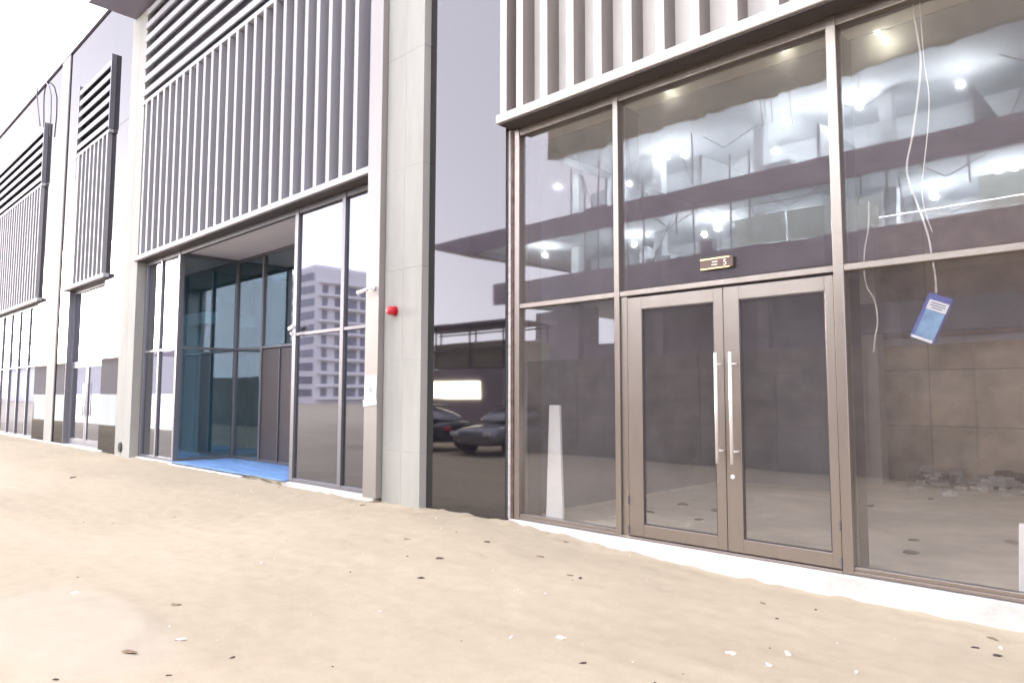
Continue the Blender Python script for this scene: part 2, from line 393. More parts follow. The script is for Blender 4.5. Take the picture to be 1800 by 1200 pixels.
# ------------------------------------------------------------------ ground: one sand sheet to the horizon
KX = [(-60, -0.02), (-30, -0.03), (-21, -0.05), (-17, -0.055), (-13, -0.06), (-11.5, -0.085), (-9.4, -0.10), (-8.6, -0.035), (-7.6, -0.03), (-6.4, -0.035), (-5.6, -0.08), (-4.6, -0.145), (-3, -0.20), (-1, -0.20), (3, -0.20), (60, -0.2)]
def lerp_table(x):
    for (a, za), (b, zb) in zip(KX, KX[1:]):
        if x <= b:
            t = max(0, (x - a) / (b - a)); t = t * t * (3 - 2 * t)
            return za + (zb - za) * t
    return KX[-1][1]
def sstep(a, b, x):
    t = min(1, max(0, (x - a) / (b - a))); return t * t * (3 - 2 * t)
RUTS = [(-3.6, 0.10, 0.35), (-5.05, 0.06, 0.30)]
def ground_z(x, y):
    if y > 0.02: return -0.42
    zf = lerp_table(x)
    base = zf + (-0.20 - zf) * sstep(-0.15, -3.2, y)
    if -70 < x < 20 and y > -14:
        p = Vector((x, y, 0))
        fade = sstep(0.0, -0.5, y) * 0.9 + 0.1
        base += 0.020 * fade * noise.fractal(p * 0.55, 1.0, 2.0, 3)
        base += 0.006 * noise.fractal(Vector((x * 2.1, y * 4.2, 3)), 0.9, 2.0, 4)
        base += 0.005 * noise.fractal(p * 7.0, 0.8, 2.0, 3)
        d = noise.noise(p * 2.6 + Vector((9, 4, 1)))
        if d > 0.38: base += (d - 0.38) * 0.025
        for off in (2.55, 4.05):                                     # faint old wheel tracks
            c_ = -off + 0.22 * x * 0.18 + 0.25 * math.sin(x * 0.21 + off)
            dd_ = abs(y - c_)
            if dd_ < 0.26: base += -0.0028 * (1 - sstep(0.06, 0.13, dd_)) + 0.0018 * (sstep(0.10, 0.15, dd_) - sstep(0.17, 0.26, dd_)) + (0.0012 * math.sin(x * 42) if dd_ < 0.1 else 0)
        # loose raised sand in the near corner
        q = math.hypot((x + 6.15) / 1.3, (y + 4.85) / 0.6) + 0.35 * noise.noise(p * 1.3)
        base += 0.03 * (1 - sstep(0.55, 1.05, q))
        # crumbly ridge against the wall foot
        base += 0.038 * sstep(-0.55, -0.05, y) * max(0, noise.noise(p * 5.0) + 0.15)
    return base
def axis(segs):
    out = []
    for a, b, st in segs:
        n = max(1, round((b - a) / st))
        out += [a + (b - a) * i / n for i in range(n)]
    return out + [segs[-1][1]]
gx = axis([(-900, -120, 60), (-120, -40, 4), (-40, -14, 0.16), (-14, 1.5, 0.055), (1.5, 10, 0.4), (10, 60, 5), (60, 600, 60)])
gy = axis([(-900, -120, 60), (-120, -14, 4), (-14, -6.5, 0.3), (-6.5, -0.02, 0.05), (-0.02, 0.06, 0.04), (0.06, 40, 8), (40, 900, 86)])
me = bpy.data.meshes.new("sand_ground")
nx = len(gx)
me.from_pydata([(x, y, ground_z(x, y)) for y in gy for x in gx], [], [(j * nx + i, j * nx + i + 1, (j + 1) * nx + i + 1, (j + 1) * nx + i) for j in range(len(gy) - 1) for i in range(nx - 1)])
me.polygons.foreach_set("use_smooth", [True] * len(me.polygons))
me.materials.append(M['sand'])
g = bpy.data.objects.new("sand_ground", me); col.objects.link(g)
tag(g, "smooth beige sand ground in front of the shop row", "ground", kind="structure")

# ------------------------------------------------------------------ the row of shops
ROOF = 13.15
bld = empty("shop_building", (-15, 0, 0), "long two-tier shop row of glass fronts, white fins and pale piers behind the sand", "building")

# piers and black glass cladding
def pier(x0, x1, y0, top, bot=-0.35):
    mb = MB()
    xm = (x0 + x1) / 2 + 0.02
    zs = [bot, 0.72, 2.02, 3.35, 4.86, 6.6, 8.35, 10.1, 11.75, top]
    for a, b in zip(zs, zs[1:]):
        if b > top: b = top
        if a >= top - 0.01: break
        mb.box(x0, xm - 0.0025, y0, 0.35, a + 0.002, b - 0.002)
        mb.box(xm + 0.0025, x1, y0, 0.35, a + 0.003, b - 0.003)
    mb.box(x0 + 0.005, x1 - 0.005, y0 + 0.003, 0.345, bot, top - 0.01)
    return mb.build("pier", M['concrete'], bld, 0.004)
pier(-8.728, -7.85, -0.2, ROOF)
pr = pier(-20.6, -19.48, -0.2, 11.74)
pier(-28.15, -27.2, -0.12, ROOF)
pier(5.3, 6.4, -0.2, ROOF)
def clad(x0, x1, y0=-0.08, z0=-0.35, z1=ROOF, split=None):
    mb = MB()
    zs = [z0] + (split or []) + [z1]
    for a, b in zip(zs, zs[1:]): mb.box(x0, x1, y0, 0.34, a + (0.003 if a > 0 else 0), b - 0.003)
    return mb.build("cladding_panel", M['black_glass'], bld, 0.003)
clad(-7.846, -6.30, split=[])
clad(-22.42, -20.604, split=[4.9, 9.2])
clad(-27.196, -26.02, split=[4.9, 9.2])
clad(-29.95, -28.154, split=[4.9, 9.2])
clad(4.1, 5.296)
# thin dark trims beside the panels
for x in (-20.655, -27.16):
    B(x - 0.018, x + 0.018, -0.105, -0.082, -0.3, ROOF - 0.02).build("trim", M['bronze'], bld)
# end jamb of the entrance bay, tall taupe panel
B(-9.07, -8.735, -0.30, 0.33, 0.02, 11.7).build("end_jamb", M['jamb'], bld, 0.004)
# masonry edge beside the near shopfront
B(-6.296, -6.232, -0.01, 0.3, -0.05, 4.95).build("edge_strip", M['brown_gap'], bld)
B(-6.296, -6.27, -0.035, -0.013, 0.0, 4.94).build("sealant_strip", M['sealant'], bld)
B(-6.296, -6.24, -0.05, 0.3, 5.09, ROOF - 0.1).build("edge_strip", M['brown_gap'], bld)
# parapet coping
for (a, b) in ((-60, -20.65), (-8.7, 8)):
    B(a, b, -0.135, 0.6, ROOF + 0.003, ROOF + 0.03).build("coping", M['eave'], bld, 0.005)
# glossy cladding above the louvres of the two far bays
for (a, b, c) in ((-26.015, -22.425, 11.42), (-44.0, -29.955, 11.42)):
    B(a, b, -0.08, 0.34, c, ROOF).build("cladding_panel", M['black_glass'], bld, 0.003)
B(-26.015, -22.425, -0.075, 0.34, 4.99, 11.415).build("cladding_panel", M['black_glass'], bld)
B(-44.0, -29.955, -0.075, 0.34, 4.99, 11.415).build("cladding_panel", M['black_glass'], bld)
# blind wall and roof behind the screens
B(-60, 8, 0.36, 0.6, 4.96, ROOF - 0.005).build("upper_wall", M['plaster'], bld)
B(-60, 8, 0.61, 16, 12.6, 13.0).build("roof", M['ceiling'], bld)
# projecting eave over the entrance bay
mb = B(-20.42, -8.72, -1.32, 0.35, 11.755, 12.25)
mb.box(-20.425, -8.715, -1.36, -1.323, 11.74, 12.30)
mb.build("eave", M['eave'], bld, 0.005)

# --- screens
def screen(x0, x1, yf, yb, z0, z1, right_edges, width=0.115, back='backing', front='white_metal'):
    mb = B(x0, x1, yb, 0.33, z0, z1)
    s = mb.build("fin_screen", M[back], bld)
    r_ = B(x0, x1, yf + 0.004, yb - 0.002, z1 - 0.10, z1).build("top_rail", M['white_metal'], s, 0.004)
    for xr in right_edges:
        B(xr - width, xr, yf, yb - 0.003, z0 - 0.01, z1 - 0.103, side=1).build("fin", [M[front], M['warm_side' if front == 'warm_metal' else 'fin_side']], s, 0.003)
    return s
def louvres(x0, x1, yf, z0, pitch, n, ends=True):
    b = B(x0 + 0.02, x1 - 0.02, -0.02, 0.33, z0, z0 + pitch * n).build("louvre_screen", M['backing_dark'], bld)
    for k in range(n):
        z = z0 + pitch * (k + 0.5)
        mb = MB()
        h, th = 0.075, 0.012
        v = [(yf, z - h), (yf, z + h), (yf + 0.03, z + h), (-0.03, z + h + 0.10), (-0.03, z + h + 0.07), (yf + 0.03, z - h)]
        mb.loft([[(x0, y_, z_) for y_, z_ in v], [(x1, y_, z_) for y_, z_ in v]])
        mb.build("slat", M['white_metal'], b)
    if ends:
        for x in (x0 - 0.06, x1 + 0.002):
            B(x, x + 0.058, yf - 0.012, 0.0, z0, z0 + pitch * n + 0.06).build("side_plate", M['frame_grey'], b)
    return b
def lip(x0, x1, yf, z0, z1, mat='white_metal'):
    mb = B(x0, x1, yf, 0.33, z0 + 0.012, z1)
    o = mb.build("canopy", M[mat], bld, 0.005)
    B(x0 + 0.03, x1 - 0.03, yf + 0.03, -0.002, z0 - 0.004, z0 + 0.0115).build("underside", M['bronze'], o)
    return o
# near shop
lip(-6.30, 4.0, -0.27, 4.955, 5.08, 'warm_metal')
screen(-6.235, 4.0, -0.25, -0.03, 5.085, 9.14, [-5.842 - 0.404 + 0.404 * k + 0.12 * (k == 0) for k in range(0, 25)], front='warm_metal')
louvres(-6.2, 3.9, -0.25, 9.16, 0.365, 7)
# entrance bay
lip(-19.60, -9.08, -0.27, 4.945, 5.07)
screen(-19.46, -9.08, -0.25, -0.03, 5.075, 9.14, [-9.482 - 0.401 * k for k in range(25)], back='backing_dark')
louvres(-19.44, -9.09, -0.25, 9.16, 0.366, 7, ends=False)
# narrow bay
lip(-26.3, -22.15, -0.23, 4.86, 4.98)
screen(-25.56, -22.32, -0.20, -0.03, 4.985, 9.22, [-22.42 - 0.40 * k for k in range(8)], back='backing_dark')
louvres(-25.50, -22.38, -0.20, 9.24, 0.36, 6)
# far bay
lip(-44.0, -29.5, -0.23, 4.86, 4.98)
screen(-43.8, -29.86, -0.20, -0.03, 4.985, 9.22, [-29.95 - 0.40 * k for k in range(24)], back='backing_dark')
louvres(-43.8, -29.92, -0.20, 9.24, 0.36, 6)
B(-60, -44.2, -0.08, 0.34, -0.3, ROOF - 0.01).build("cladding_panel", M['black_glass'], bld)

# --- near shopfront
HEAD0, HEAD1, TR0, TR1 = 4.852, 4.945, 2.613, 2.671
MUL = [(-6.225, -6.140), (-4.675, -4.607), (-2.300, -2.212), (0.10, 0.19), (2.45, 2.54)]
sf = B(MUL[0][0] + .01, MUL[-1][1] - .01, 0.012, 0.12, HEAD0, HEAD1 - 0.002).build("shopfront_frame", M['frame'], bld, 0.004)
for (a, b) in zip(MUL, MUL[1:]):
    B(a[1] + 0.001, b[0] - 0.001, 0.006, 0.12, TR0, TR1).build("transom", M['frame'], sf, 0.004)
    if abs(a[0] + 4.675) > 0.01:
        B(a[1] + 0.001, b[0] - 0.001, 0.002, 0.10, 0.002, 0.030).build("bottom_rail", M['frame'], sf, 0.003)
        B(a[1] + 0.001, b[0] - 0.001, 0.016, 0.10, 0.0305, 0.066).build("bottom_rail", M['frame'], sf, 0.003)
for (a, b) in MUL:
    B(a, b, 0.0, 0.16, 0.0, HEAD1).build("mullion", M['frame'], sf, 0.004)
    B(a + 0.012, b - 0.012, 0.161, 0.44, 0.0, HEAD1 - 0.1).build("mullion_fin", M['bronze'], sf, 0.003)
def pane(x0, x1, z0, z1, mat, parent, y=0.055):
    return B(x0, x1, y, y + 0.012, z0, z1).build("pane", mat, parent)
for (a, b) in zip(MUL, MUL[1:]):
    pane(a[1] - 0.01, b[0] + 0.01, TR1 - 0.01, HEAD0 + 0.01, M['glass'], sf)
    if abs(a[0] + 4.675) > 0.01:
        pane(a[1] - 0.01, b[0] + 0.01, 0.05, TR0 + 0.01, M['glass'], sf)
B(-4.606, -4.52, 0.03, 0.13, 0.0, TR0 - 0.002).build("door_jamb", M['frame'], sf, 0.004)
# the double door
def leaf(x0, x1, gx0, gx1, hx, hinge_x):
    z0, z1, gz0, gz1 = 0.028, 2.588, 0.155, 2.455
    mb = MB()
    mb.box(x0, gx0, 0.012, 0.062, z0, z1); mb.box(gx1, x1, 0.012, 0.062, z0, z1)
    mb.box(gx0 + .0005, gx1 - .0005, 0.0135, 0.0605, z0 + .001, gz0); mb.box(gx0 + .0005, gx1 - .0005, 0.0135, 0.0605, gz1, z1 - .001)
    d = mb.build("door", M['frame'], bld, 0.003)
    bead = MB()
    for (a, b, c, e) in ((gx0, gx0 + 0.012, gz0, gz1), (gx1 - 0.012, gx1, gz0, gz1), (gx0 + .0125, gx1 - .0125, gz0, gz0 + 0.012), (gx0 + .0125, gx1 - .0125, gz1 - 0.012, gz1)):
        bead.box(a, b, 0.022, 0.05, c, e)
    bead.build("glazing_bead", M['bronze'], d)
    pane(gx0 + 0.003, gx1 - 0.003, gz0 + 0.003, gz1 - 0.003, M['glass'], d, 0.031)
    h = MB()
    h.tube([(hx, -0.075, 0.865), (hx, -0.075, 1.94)], 0.0165, 14)
    for z in (0.985, 1.825):
        h.tube([(hx, -0.072, z), (hx + 0.03, -0.03, z), (hx + 0.03, 0.011, z)], 0.009, 8)
    h.build("handle", M['chrome'], d, smooth=True)
    for za, zb in ((0.05, 0.13), (0.36, 0.44)):
        MB().tube([(hinge_x, 0.004, za), (hinge_x, 0.004, zb)], 0.010, 8).build("hinge", M['frame_grey'], d)
    return d
d1 = leaf(-4.505, -3.372, -4.325, -3.470, -3.415, -4.512)
d2 = leaf(-3.364, -2.308, -3.205, -2.385, -3.262, -2.312)
kb = MB(); kb.tube([(-3.30, 0.013, 0.74), (-3.30, 0.004, 0.74)], 0.022, 14); kb.build("lock", M['chrome'], d2)
B(-4.606, -2.30, -0.005, 0.14, -0.004, 0.018).build("threshold", M['frame'], bld, 0.003)
# white sill kerb below the glass
kb = MB()
kx = [-6.30 + 0.35 * i for i in range(31)]
for a, b in zip(kx, kx[1:]):
    kb.box(a, b, -0.045, 0.34, -0.42, -0.004)
bm_k = MB(); bm_k.box(-6.29, 4.1, -0.045, 0.34, -0.42, -0.005); bm_k.build("kerb", M['kerb'], bld, 0.012)
for (a, b) in ((-11.95, -9.1), (-19.55, -17.05)):
    MB().box(a, b, -0.07, 0.33, -0.42, -0.006).build("kerb", M['kerb'], bld, 0.02)
MB().box(-17.05, -13.4, -0.16, -0.06, -0.30, -0.022).build("kerb", M['kerb'], bld, 0.02)
MB().box(-29.9, -22.0, -0.13, 0.1, -0.3, 0.005).build("kerb", M['kerb'], bld, 0.02)
MB().box(-44, -30.0, -0.13, 0.0, -0.3, 0.03).build("kerb", M['kerb'], bld, 0.02)

# --- near shop interior
B(-6.3, 4.0, 0.35, 8.0, -0.4, -0.001).build("floor_slab", M['floor'], bld)
B(-6.5, 4.2, 7.9, 8.1, 0.0, 4.9).build("rear_wall", M['blockwork'], bld)
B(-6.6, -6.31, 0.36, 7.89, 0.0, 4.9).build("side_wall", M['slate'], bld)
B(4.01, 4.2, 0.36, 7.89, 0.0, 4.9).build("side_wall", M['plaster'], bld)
B(-6.6, 4.2, 0.62, 8.1, 4.96, 5.2).build("ceiling", M['ceiling'], bld)
B(-4.38, 4.0, 7.80, 7.895, 2.46, 2.58).build("wall_ledge", M['white'], bld, 0.004)
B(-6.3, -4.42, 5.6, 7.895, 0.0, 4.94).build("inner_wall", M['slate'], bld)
for x in (-4.4, -0.2, 3.2):
    B(x, x + 0.35, 6.9, 7.25, 0.0, 4.95).build("inner_column", M['plaster'], bld)
B(-6.3, 4.0, 6.85, 7.3, 2.62, 3.15).build("inner_beam", M['ceiling'], bld)

# --- entrance bay glazing
PX = [(-19.46, -19.30), (-18.40, -18.30), (-17.30, -17.19)]
QX = [(-11.82, -11.70), (-10.255, -10.15), (-9.36, -9.08)]
ef = B(-19.45, -9.09, 0.012, 0.10, 4.84, 4.935).build("shopfront_frame", M['frame_grey'], bld, 0.004)
for L in (PX, QX):
    for a, b in zip(L, L[1:]):
        B(a[1] + .001, b[0] - .001, 0.006, 0.10, TR0 - 0.02, TR1 - 0.02).build("transom", M['frame_grey'], ef, 0.004)
        B(a[1] + .001, b[0] - .001, 0.004, 0.10, 0.0, 0.06).build("bottom_rail", M['frame_grey'], ef, 0.004)
for (a, b) in PX + QX:
    B(a, b, 0.0, 0.12, 0.0, 4.935).build("mullion", M['frame_grey'], ef, 0.004)
for L in (PX, QX):
    for a, b in zip(L, L[1:]):
        pane(a[1] - 0.01, b[0] + 0.01, TR1 - 0.03, 4.85, M['glass_mirror'], ef, 0.045)
        pane(a[1] - 0.01, b[0] + 0.01, 0.05, TR0 - 0.01, M['glass_mirror'], ef, 0.045)
# recess: return glass wall, back glass wall, soffit
rf = MB()
rf.box(-17.30, -17.19, 1.40, 1.52, 0.0, 4.9)
for z0, z1 in ((2.62, 2.68), (0.0, 0.06), (4.83, 4.9)):
    rf.box(-17.285, -17.205, 0.122, 1.398, z0, z1)
    rf.box(-17.188, -11.72, 1.41, 1.50, z0, z1)
rb = rf.build("recess_frame", M['frame_grey'], bld, 0.004)
for x in (-15.88, -13.2, -14.05, -11.8):
    B(x, x + 0.08, 1.402, 1.52, 0.0, 4.9).build("mullion", M['frame_grey'], rb, 0.004)
for (a, b) in ((-17.19, -15.87), (-15.81, -14.04), (-13.98, -13.19), (-13.13, -11.79)):
    B(a, b, 1.445, 1.457, 2.675, 4.84).build("pane", M['glass_tint'], rb)
    if a != -15.81:
        B(a, b, 1.445, 1.457, 0.055, 2.625).build("pane", M['glass_tint'], rb)
for (z0, z1) in ((0.055, 2.625), (2.675, 4.84)):
    B(-17.252, -17.240, 0.121, 1.399, z0, z1).build("pane", M['glass_tint'], rb)
dd = MB()
for (a, b) in ((-15.80, -14.95), (-14.93, -14.06)):
    dd.box(a, b, 1.43, 1.48, 0.01, 2.60)
rd = dd.build("door", M['bronze'], bld, 0.004)
B(-14.955, -14.93, 1.40, 1.428, 0.02, 2.6).build("meeting_strip", M['frame_grey'], rd)
B(-17.29, -11.7, 0.10, 1.52, 4.905, 4.945).build("soffit", M['soffit'], bld)
B(-19.46, -9.08, 0.33, 1.6, 4.952, 5.0).build("upper_slab", M['ceiling'], bld)
B(-11.70, -11.66, 0.13, 1.52, 0.0, 4.9).build("return_wall", M['frame_grey'], bld)
B(-19.46, -9.08, 0.36, 8.0, -0.4, -0.002).build("floor_slab", M['floor'], bld)
B(-17.2, -11.7, -0.04, 0.355, -0.4, -0.004).build("floor_slab", M['floor'], bld)
B(-19.6, -8.9, 7.0, 7.2, 0.0, 4.95).build("rear_wall", M['teal'], bld)
B(-19.75, -19.47, 0.36, 6.99, 0.0, 4.95).build("side_wall", M['teal'], bld)
B(-9.07, -8.9, 0.36, 6.99, 0.0, 4.95).build("side_wall", M['teal'], bld)
B(-19.6, -8.9, 1.62, 7.2, 4.96, 5.2).build("ceiling", M['ceiling'], bld)
mb = B(-19.05, -18.62, 0.75, 1.15, 0.08, 3.6); mb.box(-19.10, -18.57, 0.70, 1.20, 0.0, 0.079); mb.box(-18.615, -17.6, 0.80, 1.10, 3.3, 3.6)
mb.build("inner_column", M['white'], bld, 0.005)

# --- narrow bay and far bay glazing
nb = B(-25.99, -22.44, 0.056, 0.15, 4.76, 4.858).build("shopfront_frame", M['frame_grey'], bld, 0.004)
B(-25.99, -22.44, 0.056, 0.15, 2.50, 2.57).build("transom", M['frame_grey'], nb, 0.004)
B(-25.99, -22.44, 0.056, 0.15, 0.0, 0.07).build("bottom_rail", M['frame_grey'], nb, 0.004)
for a, b in ((-26.01, -25.93), (-22.50, -22.43)):
    B(a, b, 0.05, 0.16, 0.0, 4.86).build("mullion", M['frame_grey'], nb, 0.004)
pane(-25.94, -22.49, 2.56, 4.77, M['glass_mirror'], nb, 0.09)
ndm = MB()
for a, b in ((-25.92, -24.25), (-24.22, -22.51)):
    ndm.box(a, a + 0.12, 0.06, 0.12, 0.075, 2.49); ndm.box(b - 0.12, b, 0.06, 0.12, 0.075, 2.49)
    ndm.box(a + .1205, b - .1205, 0.062, 0.118, 0.075, 0.2); ndm.box(a + .1205, b - .1205, 0.062, 0.118, 2.38, 2.49)
nd = ndm.build("door", M['frame_grey'], bld, 0.004)
for a, b in ((-25.92, -24.25), (-24.22, -22.51)):
    B(a + 0.11, b - 0.11, 0.085, 0.097, 0.19, 2.39).build("pane", M['glass_mirror'], nd)
nh = MB()
for x in (-24.32, -24.14): nh.tube([(x, 0.0, 0.9), (x, 0.0, 1.9)], 0.018, 8); nh.tube([(x, 0.0, 1.0), (x, 0.062, 1.0)], 0.01, 6); nh.tube([(x, 0.0, 1.8), (x, 0.062, 1.8)], 0.01, 6)
nh.build("handle", M['chrome'], nd, smooth=True)
B(-26.015, -25.99, -0.085, 0.33, 0, 4.86).build("side_jamb", M['frame_grey'], bld)
FX = [-30.02, -31.5, -33.05, -34.5, -36.0, -37.5, -39.0, -40.5, -42.0, -43.5]
fb = B(-43.6, -30.0, 0.006, 0.10, 4.76, 4.858).build("shopfront_frame", M['frame_grey'], bld, 0.004)
B(-43.6, -30.0, 0.006, 0.10, 2.56, 2.63).build("transom", M['frame_grey'], fb, 0.004)
B(-43.6, -30.0, 0.006, 0.10, 0.0, 0.07).build("bottom_rail", M['frame_grey'], fb, 0.004)
for x in FX: B(x - 0.05, x + 0.05, 0.0, 0.12, 0.0, 4.86).build("mullion", M['frame_grey'], fb, 0.004)
for a, b in zip(FX[1:], FX):
    pane(a + 0.045, b - 0.045, 2.62, 4.77, M['glass_mirror'], fb, 0.045)
    pane(a + 0.045, b - 0.045, 0.06, 2.57, M['glass_mirror'], fb, 0.045)
B(-44, -20.7, 0.36, 6.0, -0.4, -0.001).build("floor_slab", M['floor'], bld)
B(-44, -19.8, 6.0, 6.2, 0.0, 4.95).build("rear_wall", M['plaster'], bld)
B(-44, -19.8, 0.62, 6.2, 4.96, 5.2).build("ceiling", M['ceiling'], bld)
B(-28.1, -27.9, 0.36, 5.99, 0.0, 4.95).build("side_wall", M['plaster'], bld)
# outlet at the pier foot
om = MB(); om.tube([(-20.12, -0.203, 0.19), (-20.12, -0.235, 0.19)], [0.13, 0.12], 18); om.tube([(-20.12, -0.2355, 0.19), (-20.12, -0.245, 0.19)], 0.07, 14)
om.build("outlet_cap", M['black'], bld)

# ------------------------------------------------------------------ things on and by the facade
# number plate on the glass over the doors
pl = empty("number_plate", (-3.43, 0.04, 2.78), "small bronze plate with brass edges and a pale 5 above the glass doors", "sign")
B(-3.605, -3.255, 0.012, 0.052, 2.787, 2.893).build("plate", M['plate'], pl, 0.003)
B(-3.606, -3.285, 0.006, 0.0115, 2.882, 2.896).build("trim", M['gold'], pl)
B(-3.606, -3.285, 0.006, 0.0115, 2.784, 2.797).build("trim", M['gold'], pl)
lt = MB(); lt.box(-3.475, -3.415, 0.0075, 0.0115, 2.851, 2.861); lt.box(-3.48, -3.42, 0.0075, 0.0115, 2.822, 2.832)
lt.build("lettering", M['pale_print'], pl)
fc = bpy.data.curves.new("numeral", 'FONT'); fc.body = "5"; fc.size = 0.085; fc.extrude = 0.002; fc.align_x = 'CENTER'
to = bpy.data.objects.new("numeral_tmp", fc); col.objects.link(to)
dg = bpy.context.evaluated_depsgraph_get(); dg.update()
nm = bpy.data.meshes.new_from_object(to.evaluated_get(dg)); bpy.data.objects.remove(to)
nm.transform(Matrix.Rotation(R(90), 4, 'X')); nm.materials.clear(); nm.materials.append(M['pale_print'])
no = bpy.data.objects.new("numeral", nm); col.objects.link(no); no.parent = pl
no.location = Vector((-3.335, 0.0095, 2.811)) - Vector((-3.43, 0.04, 2.78))

# red sounder
al = empty("alarm_sounder", (-8.46, -0.2, 2.76), "red alarm sounder on the pale pier left of the black panel", "alarm")
a_ = MB(); a_.tube([(-8.46, -0.202, 2.755), (-8.46, -0.225, 2.755)], 0.075, 20); a_.build("base", M['red'], al, smooth=False)
a_ = MB(); a_.tube([(-8.46, -0.2255, 2.755), (-8.46, -0.30, 2.755), (-8.46, -0.33, 2.755), (-8.46, -0.338, 2.755)], [0.066, 0.064, 0.055, 0.03], 20); a_.build("dome", M['red'], al, smooth=True)

# cameras
c1 = empty("security_camera", (-8.86, -0.30, 3.1), "white bullet security camera on the taupe jamb above and left of the red sounder", "camera")
m_ = MB(); m_.tube([(-8.86, -0.302, 3.13), (-8.86, -0.33, 3.13)], 0.055, 16); m_.tube([(-8.86, -0.33, 3.13), (-8.92, -0.40, 3.12), (-9.0, -0.43, 3.10)], 0.022, 8); m_.build("bracket", M['white'], c1, smooth=True)
m_ = MB(); m_.tube([(-8.97, -0.42, 3.10), (-9.2, -0.50, 3.045)], 0.045, 14); m_.tube([(-9.2, -0.50, 3.045), (-9.215, -0.505, 3.041)], 0.05, 14); m_.build("housing", M['white'], c1)
m_ = MB(); m_.tube([(-9.216, -0.5055, 3.041), (-9.222, -0.508, 3.04)], 0.03, 12); m_.build("lens", M['black'], c1)
c2 = empty("security_camera", (-11.76, -0.0, 2.7), "white box camera with lamp on the mullion beside the recessed entrance", "camera")
m_ = MB(); m_.tube([(-11.76, -0.002, 2.78), (-11.76, -0.06, 2.78), (-11.72, -0.1, 2.74)], 0.035, 10); m_.build("bracket", M['white'], c2, smooth=True)
m_ = MB(); m_.obox((-11.66, -0.14, 2.75), 0.13, 0.05, 0.05, Matrix.Rotation(R(-15), 3, 'Y')); m_.build("housing", M['white'], c2, 0.01)
m_ = MB(); m_.obox((-11.68, -0.11, 2.58), 0.07, 0.035, 0.03, Matrix.Rotation(R(25), 3, 'Y')); m_.build("lamp_head", M['white'], c2, 0.008)

for c_, k_ in ((c1, 0.66), (c2, 0.62)): c_.scale = (k_, k_, k_)

# white notice on the jamb
nt_ = empty("paper_notice", (-8.9, -0.30, 1.37), "white paper notice taped on the taupe jamb at head height", "notice")
m_ = MB(); m_.obox((-8.90, -0.306, 1.60), 0.15, 0.002, 0.215, Matrix.Rotation(R(1.5), 3, 'Y')); m_.obox((-8.905, -0.312, 1.42), 0.17, 0.002, 0.05, Matrix.Rotation(R(-6), 3, 'Y')); m_.build("sheet", M['paper'], nt_)
m_ = MB(); m_.tube([(-8.89, -0.309, 1.60), (-8.89, -0.3105, 1.60)], 0.045, 18); m_.build("emblem", M['pack_ink'], nt_)

# blue sheet in the entrance
gxs = [-17.08 + 0.1 * i for i in range(54)]; gys = [-0.13 + 0.1 * j for j in range(16)]
mb = MB()
for yv in gys:
    for xv in gxs:
        mb.v.append(Vector((xv + 0.02 * noise.noise(Vector((xv, yv, 5))), yv + (0.03 * noise.noise(Vector((xv * 3, 0, 2))) if yv < 0 else 0), 0.012 + 0.010 * abs(noise.noise(Vector((xv * 1.2, yv * 5, 1)))) )))
n_ = len(gxs)
for j in range(len(gys) - 1):
    for i in range(n_ - 1): mb.face([j * n_ + i, j * n_ + i + 1, (j + 1) * n_ + i + 1, (j + 1) * n_ + i])
bs = mb.build("floor_sheet", M['mat_blue'], None, smooth=True)
sd = bs.modifiers.new("thick", 'SOLIDIFY'); sd.thickness = 0.004
tag(bs, "rumpled blue protective sheet covering the recessed entrance floor", "floor covering")

# hanging cables and pack behind the right-hand pane
def cable(pts, r, label, group=None):
    P = [Vector(p) for p in pts]; out = []
    for i in range(len(P) - 1):
        a, b, c, d = P[max(i - 1, 0)], P[i], P[i + 1], P[min(i + 2, len(P) - 1)]
        for k in range(6):
            t = k / 6
            out.append(0.5 * ((2 * b) + (c - a) * t + (2 * a - 5 * b + 4 * c - d) * t * t + (3 * b - a - 3 * c + d) * t ** 3))
    out.append(P[-1])
    o = MB().tube(out, r, 7).build("hanging_cable", M['wire'], None, smooth=True)
    return tag(o, label, "cable", group)
cable([(-1.64, .25, 4.95), (-1.64, .25, 4.83), (-1.62, .25, 4.67), (-1.60, .25, 4.38), (-1.64, .25, 4.04), (-1.69, .25, 3.75), (-1.74, .25, 3.51), (-1.72, .25, 3.33), (-1.65, .25, 3.07), (-1.60, .25, 2.86), (-1.585, .25, 2.74), (-1.57, .25, 2.60), (-1.56, .25, 2.49), (-1.56, .25, 2.37)], 0.0085, "thick pale cable hanging inside the window down to the blue pack")
cable([(-1.60, .30, 4.95), (-1.585, .30, 4.4), (-1.56, .30, 4.1), (-1.58, .30, 3.8), (-1.62, .30, 3.5), (-1.645, .30, 3.3), (-1.63, .30, 3.1), (-1.58, .30, 2.9)], 0.005, "thin pale cable hanging loose just beside the thick one")
cable([(-2.06, .25, 3.25), (-2.07, .25, 3.02), (-2.11, .25, 2.82), (-2.12, .25, 2.61), (-2.10, .25, 2.48), (-2.04, .25, 2.35), (-2.025, .25, 2.17), (-2.05, .25, 2.03), (-2.07, .26, 1.9)], 0.0065, "short pale cable dangling near the mullion right of the doors")
ck = empty("hanging_pack", (-1.6, .25, 1.95), "blue and white packet hanging tilted on a cable inside the right window", "packet")
rot = Matrix.Rotation(R(24), 3, 'Y')
cc = Vector((-1.60, .25, 2.165))
m_ = MB(); m_.obox(cc, 0.095, 0.032, 0.20, rot); m_.build("carton", M['pack_blue'], ck, 0.006)
m_ = MB(); m_.obox(cc + rot @ Vector((0.012, -0.034, -0.055)), 0.075, 0.0015, 0.115, rot); m_.build("front_print", M['pack_light'], ck)
m_ = MB(); m_.obox(cc + rot @ Vector((0.012, -0.034, 0.105)), 0.078, 0.0016, 0.042, rot); m_.build("white_label", M['paper'], ck)
